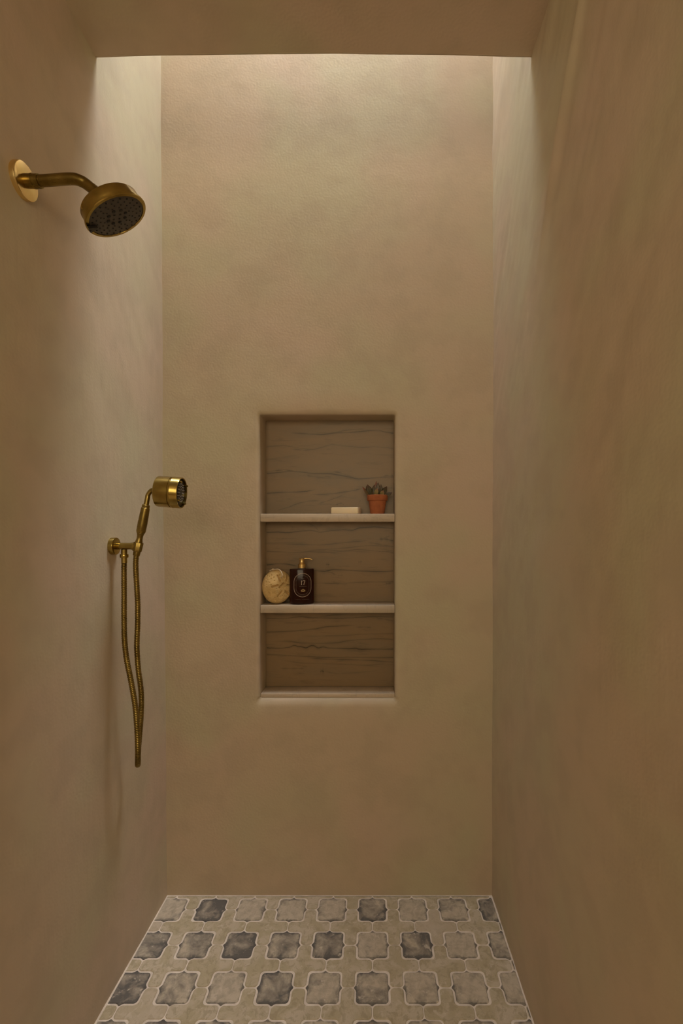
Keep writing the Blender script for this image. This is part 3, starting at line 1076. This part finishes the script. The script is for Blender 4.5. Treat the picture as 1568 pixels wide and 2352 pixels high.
def plant():
    Yp = 1.609
    c = Vector((at(866.5, 0, Yp).x, Yp, S1T + .0002))
    root = empty('potted_succulent', c, 'small dark succulent in a terracotta pot on the upper niche shelf', 'plant')
    H = .0645
    lathe('pot', [(0, .0215), (0, .0232), (.001, .0238), (.0445, .0302), (.0455, .0340), (.0465, .0347), (H - .001, .0350), (H, .0342), (H, .0312), (H - .006, .0305), (H - .006, .004)], (0, 0, 0), (0, 0, 1), M['terracotta'], root, 48)
    lathe('soil', [(H - .0059, .0300), (H - .004, .0296), (H - .0025, .018), (H - .002, .004)], (0, 0, 0), (0, 0, 1), M['soil'], root, 32)
    k = 5905.0
    # tip and base in zoomed photo pixels, depth of base and tip, width, material
    leaves = [((795, 325), (935, 478), -.004, -.008, .0048, 'leaf_red'), ((895, 268), (985, 470), .004, .004, .0092, 'leaf'),
              ((880, 290), (950, 478), .012, .020, .0080, 'leaf'), ((1042, 272), (1020, 465), .010, .016, .0070, 'leaf'),
              ((1078, 200), (1085, 470), .006, .012, .0068, 'leaf_red'), ((1118, 228), (1112, 470), .000, .002, .0078, 'leaf'),
              ((1178, 265), (1165, 465), .004, .008, .0062, 'leaf'), ((1302, 305), (1190, 465), .008, .014, .0092, 'leaf'),
              ((1402, 440), (1255, 488), -.006, -.004, .0070, 'leaf'), ((1108, 345), (1068, 482), -.012, -.020, .0075, 'leaf_pale'),
              ((1232, 392), (1182, 482), -.010, -.020, .0080, 'leaf_pale'), ((1030, 420), (985, 485), -.014, -.022, .0060, 'leaf'),
              ((1160, 330), (1140, 470), -.004, -.010, .0060, 'leaf')]
    for (tx, ty), (bx, by), db, dt, w, mt in leaves:
        tip = Vector(((tx - 1105) / k, dt, H + (485 - ty) / k)); bs = Vector(((bx - 1105) / k, db, H - .004 + (485 - by) / k))
        d = tip - bs
        me = leaf_mesh(d.length, w, .0028, .10)
        o = link('leaf', me, M[mt], root, bs)
        zq = d.normalized().to_track_quat('Z', 'Y')
        out = Vector((d.x, d.y, 0))
        m3 = zq.to_matrix()
        # turn the leaf so that its open side faces up and to the viewer
        want = Vector((-d.x * .3, -1, .6)); want -= d.normalized() * want.dot(d.normalized()); want.normalize()
        zax = d.normalized(); yax = want; xax = yax.cross(zax)
        o.matrix_local = Matrix.Translation(bs) @ Matrix((xax, yax, zax)).transposed().to_4x4()


plant()

# ------------------------------------------------------------------ things on the lower shelf
def pumice():
    Yc = 1.6075
    cx = at(636, 0, Yc).x
    R = Vector((.0510, .0320, .0575))
    c = Vector((cx, Yc, S2T + R.z - .0012))
    bm = bmesh.new()
    bmesh.ops.create_icosphere(bm, subdivisions=7, radius=1.0)
    me = bpy.data.meshes.new('stone'); bm.to_mesh(me); bm.free()
    n = len(me.vertices)
    co = np.zeros(n * 3); me.vertices.foreach_get('co', co); co = co.reshape(-1, 3)
    sgn = np.sign(co); P = np.abs(co)
    yaw = math.radians(14)
    P = co * np.array(R)
    # worn flat face towards front and right
    fn = np.array([.42, -.90, -.02]); fn /= np.linalg.norm(fn)
    h = .0262
    d = P @ fn
    over = np.maximum(d - h, 0)
    P = P - (over * .86)[:, None] * fn
    # low lumps
    for k in range(7):
        q = rng.normal(size=3); q /= np.linalg.norm(q)
        P += (.0012 * np.clip((co @ q) - .55, 0, 1) * rng.choice([-1, 1]))[:, None] * co
    N = co / np.array(R); N /= np.linalg.norm(N, axis=1)[:, None]
    # gouges: photo pixels of both ends inside the zoom window, pushed in along the view direction
    def loc(zx, zy): return np.array([at(590 + zx / 10.453, 0, Yc - .02).x - c.x, at(0, 1260 + zy / 10.453, Yc - .02).z - c.z])
    front = P[:, 1] < .004
    dep = np.zeros(n)
    for (a, b_, w, dp) in (((460, 660), (515, 790), .0022, .0085), ((330, 925), (460, 890), .0025, .0095), ((505, 940), (600, 860), .0027, .0095), ((465, 1150), (555, 1045), .0022, .0085),
                           ((650, 1050), (730, 1130), .0027, .0095), ((700, 670), (670, 790), .0024, .0085), ((700, 895), (790, 915), .0022, .0085)):
        A_, B_ = loc(*a), loc(*b_)
        Q = P[:, [0, 2]]
        t = np.clip(((Q - A_) @ (B_ - A_)) / ((B_ - A_) @ (B_ - A_)), 0, 1)
        dd = np.linalg.norm(Q - (A_ + t[:, None] * (B_ - A_)), axis=1)
        dep = np.maximum(dep, dp * np.exp(-(dd / w) ** 4) * front)
    for k in range(170):
        q = np.array([rng.uniform(-.048, .045), rng.uniform(-.05, .045)])
        dd = np.linalg.norm(P[:, [0, 2]] - q, axis=1)
        r = rng.uniform(.0007, .0016)
        dep = np.maximum(dep, rng.uniform(.002, .0045) * np.exp(-(dd / r) ** 4) * front)
    P[:, 1] += dep
    # yaw so that the right end goes back into the niche
    cs, sn = math.cos(yaw), math.sin(yaw)
    P = np.stack([P[:, 0] * cs - P[:, 1] * sn, P[:, 0] * sn + P[:, 1] * cs, P[:, 2]], 1)
    root_loc = Vector((c.x, c.y, S2T))
    root = empty('pumice_stone', root_loc, 'round yellow pumice stone with a rope loop, left of the pump bottle', 'pumice stone')
    P[:, 2] -= P[:, 2].min() - .0003
    me.vertices.foreach_set('co', P.ravel()); me.update()
    me.polygons.foreach_set('use_smooth', [True] * len(me.polygons))
    link('stone', me, M['pumice'], root)
    def z(zx, zy, y): 
        p = at(590 + zx / 10.453, 1260 + zy / 10.453, y); return p - root_loc
    yf = Yc - .016
    rp = spline([z(300, 540, Yc + .004), z(345, 515, Yc - .002), z(400, 500, Yc - .006), z(440, 498, Yc - .010), z(500, 494, Yc - .016), z(550, 520, Yc - .022), z(588, 570, Yc - .0275), z(608, 630, Yc - .0305), z(598, 670, Yc - .029), z(575, 695, Yc - .022)], 60)
    tube('rope_loop', rp, [.0017 + .0003 * (k % 2) for k in range(60)], M['rope'], root, 10)
    kp = rp[12]
    lathe('rope_knot', [(-.0045, .0012), (-.003, .0030), (0, .0036), (.003, .0029), (.0045, .0012)], kp, (1, -.2, .1), M['rope'], root, 14)


pumice()


def bottle():
    Yc = 1.6085
    loc = Vector((at(693, 0, Yc).x, Yc, S2T + .0003))
    root = empty('soap_bottle', loc, 'dark amber pump bottle with gold pump and number 17 label', 'bottle', math.radians(11))
    a, b_ = .0412, .0235
    H = .1190
    # oval glass body with a flat shoulder
    prof = [(0, .90), (.0008, .955), (.003, .99), (.006, 1.0), (H - .004, 1.0), (H - .0015, .985), (H - .0003, .95), (H, .90)]
    seg = 64
    V, Fc = [], []
    for h, s in prof:
        for k in range(seg):
            t = 2 * PI * k / seg
            e = 1.0
            V.append((a * s * math.cos(t), b_ * (1 - (1 - s) * a / b_) * math.sin(t), h))
    for i in range(len(prof) - 1):
        for k in range(seg):
            k2 = (k + 1) % seg
            Fc.append((i * seg + k, i * seg + k2, (i + 1) * seg + k2, (i + 1) * seg + k))
    Fc.append(tuple(reversed(range(seg)))); Fc.append(tuple((len(prof) - 1) * seg + k for k in range(seg)))
    body = link('body', sharp(mesh('body', V, Fc), 40), M['amber'], root)
    Z = Vector((0, 0, 1)); X0 = Vector((0, 0, 0))
    lathe('neck', [(H - .0002, .0100), (H + .0025, .0100)], X0, Z, M['print_dim'], root, 24)
    pump = lathe('pump', [(H + .002, .0115), (H + .0025, .0122), (H + .0145, .0122), (H + .0152, .0114), (H + .0155, .0082), (H + .0175, .0090), (H + .0195, .0092), (H + .0212, .0082), (H + .0218, .0078), (H + .0300, .0080), (H + .0308, .0089), (H + .0345, .0092), (H + .0356, .0080), (H + .0360, .003)],
                 X0, Z, M['gold'], root, 36)
    sp = [Vector((.002, 0, H + .0332)), Vector((.014, -.001, H + .0342)), Vector((.024, -.002, H + .0337)), Vector((.031, -.0026, H + .0320)), Vector((.0352, -.003, H + .0296))]
    path = spline(sp, 24)
    V, Fc = tube_data(path, [.0030 - .0013 * k / 23 for k in range(24)], 14)
    link('spout', sharp(mesh('spout', V, Fc)), M['gold'], pump)

    # printed label, laid on the curved glass
    def on(x, z, lift=.00012):
        xx = max(-.0405, min(.0405, x))
        return (xx, -b_ * math.sqrt(1 - (xx / a) ** 2) - lift, z)
    CZ, CXL = .0652, .0015

    class Ink:
        def __init__(s): s.V, s.F = [], []
        def line(s, pts, w, closed=False):
            n = len(pts); k0 = len(s.V)
            for i, p in enumerate(pts):
                q = pts[(i + 1) % n] if (closed or i < n - 1) else p
                r = pts[i - 1] if (closed or i > 0) else p
                d = Vector((q[0] - r[0], q[1] - r[1])).normalized(); nn = Vector((-d.y, d.x)) * w / 2
                s.V += [on(p[0] + nn.x, p[1] + nn.y), on(p[0] - nn.x, p[1] - nn.y)]
            for i in range(n if closed else n - 1):
                j = (i + 1) % n
                s.F.append((k0 + 2 * i, k0 + 2 * i + 1, k0 + 2 * j + 1, k0 + 2 * j))
        def quad(s, q):
            k0 = len(s.V); s.V += [on(*p) for p in q]; s.F.append(tuple(range(k0, k0 + len(q))))
        def done(s, name, mat):
            me = mesh(name, s.V, s.F, False)
            return link(name, me, mat, body)

    def stadium(hw, hh, n=40):
        out = []
        st = hh - hw
        for k in range(n + 1): out.append((CXL + hw * math.cos(PI * k / n), CZ + st + hw * math.sin(PI * k / n)))
        for k in range(n + 1): out.append((CXL - hw * math.cos(PI * k / n), CZ - st - hw * math.sin(PI * k / n)))
        return out

    i1 = Ink(); i1.line(stadium(.0285, .0395), .00105, True); i1.done('label_ring', M['print'])
    i2 = Ink(); i2.line(stadium(.0215, .0320), .00045, True); i2.done('label_ring', M['print_dim'])
    # ring lettering too small to read: short strokes
    tx = Ink(); rs = random.Random(3)
    ring = stadium(.0250, .0357, 60)
    for k in range(0, len(ring) - 1, 2):
        if rs.random() < .25: continue
        p, q = ring[k], ring[(k + 1) % len(ring)]
        c = ((p[0] + q[0]) / 2, (p[1] + q[1]) / 2)
        d = Vector((c[0] - CXL, c[1] - CZ)).normalized() * .0009
        tx.line([(c[0] - d.x, c[1] - d.y), (c[0] + d.x, c[1] + d.y)], .0004)
    def scribble(x0, x1, z, h, wd):
        x = x0
        while x < x1:
            s_ = rs.uniform(.0008, .0016)
            if rs.random() > .15:
                tx.line([(x, z - h / 2), (x, z + h / 2)], wd)
                if rs.random() < .6: tx.line([(x, z + rs.choice([-h / 2, 0, h / 2])), (x + s_ * .7, z + rs.choice([-h / 2, 0, h / 2]))], wd)
            x += s_
    scribble(CXL - .0040, CXL + .0045, CZ + .0218, .0022, .00032)
    scribble(CXL - .0115, CXL + .0125, CZ - .0042, .0020, .00035)
    scribble(CXL - .0230, CXL + .0230, CZ - .0485, .0012, .00026)
    tx.done('fine_print', M['print_dim'])
    # the number 17
    nb = Ink()
    cx, cz = CXL + .0012, CZ + .0078
    hh = .0074
    nb.line([(cx - .0046, cz - hh), (cx - .0046, cz + hh)], .0015)
    nb.line([(cx - .0065, cz - hh + .0004), (cx - .0027, cz - hh + .0004)], .0007)
    nb.quad([(cx - .0053, cz + hh), (cx - .0068, cz + hh - .0018), (cx - .0062, cz + hh - .0022), (cx - .0050, cz + hh - .0012)])
    nb.line([(cx - .0004, cz + hh - .0006), (cx + .0072, cz + hh - .0006)], .0017)
    nb.line([(cx - .0004, cz + hh), (cx - .0006, cz + hh - .0035)], .0007)
    nb.line([(cx + .0070, cz + hh - .0010), (cx + .0044, cz + .001), (cx + .0033, cz - .003), (cx + .0030, cz - hh)], .0014)
    nb.done('label_number', M['print'])
    # small basin emblem
    em = Ink()
    ez = CZ - .0178; ex = CXL + .0015
    oval = [(ex + .0066 * math.cos(t), ez + .0023 * math.sin(t)) for t in np.linspace(0, 2 * PI, 25)[:-1]]
    em.line(oval, .0012, True)
    em.line([(ex - .0045, ez - .0021), (ex, ez - .0034), (ex + .0045, ez - .0021)], .0009)
    em.line([(ex - .0050, ez - .0020), (ex - .0064, ez - .0048)], .0007); em.line([(ex + .0050, ez - .0020), (ex + .0064, ez - .0048)], .0007)
    em.line([(ex, ez + .0022), (ex, ez + .0058)], .0008); em.line([(ex - .0022, ez + .0010), (ex, ez + .0022), (ex + .0022, ez + .0010)], .0008)
    em.done('label_emblem', M['print_gold'])


bottle()
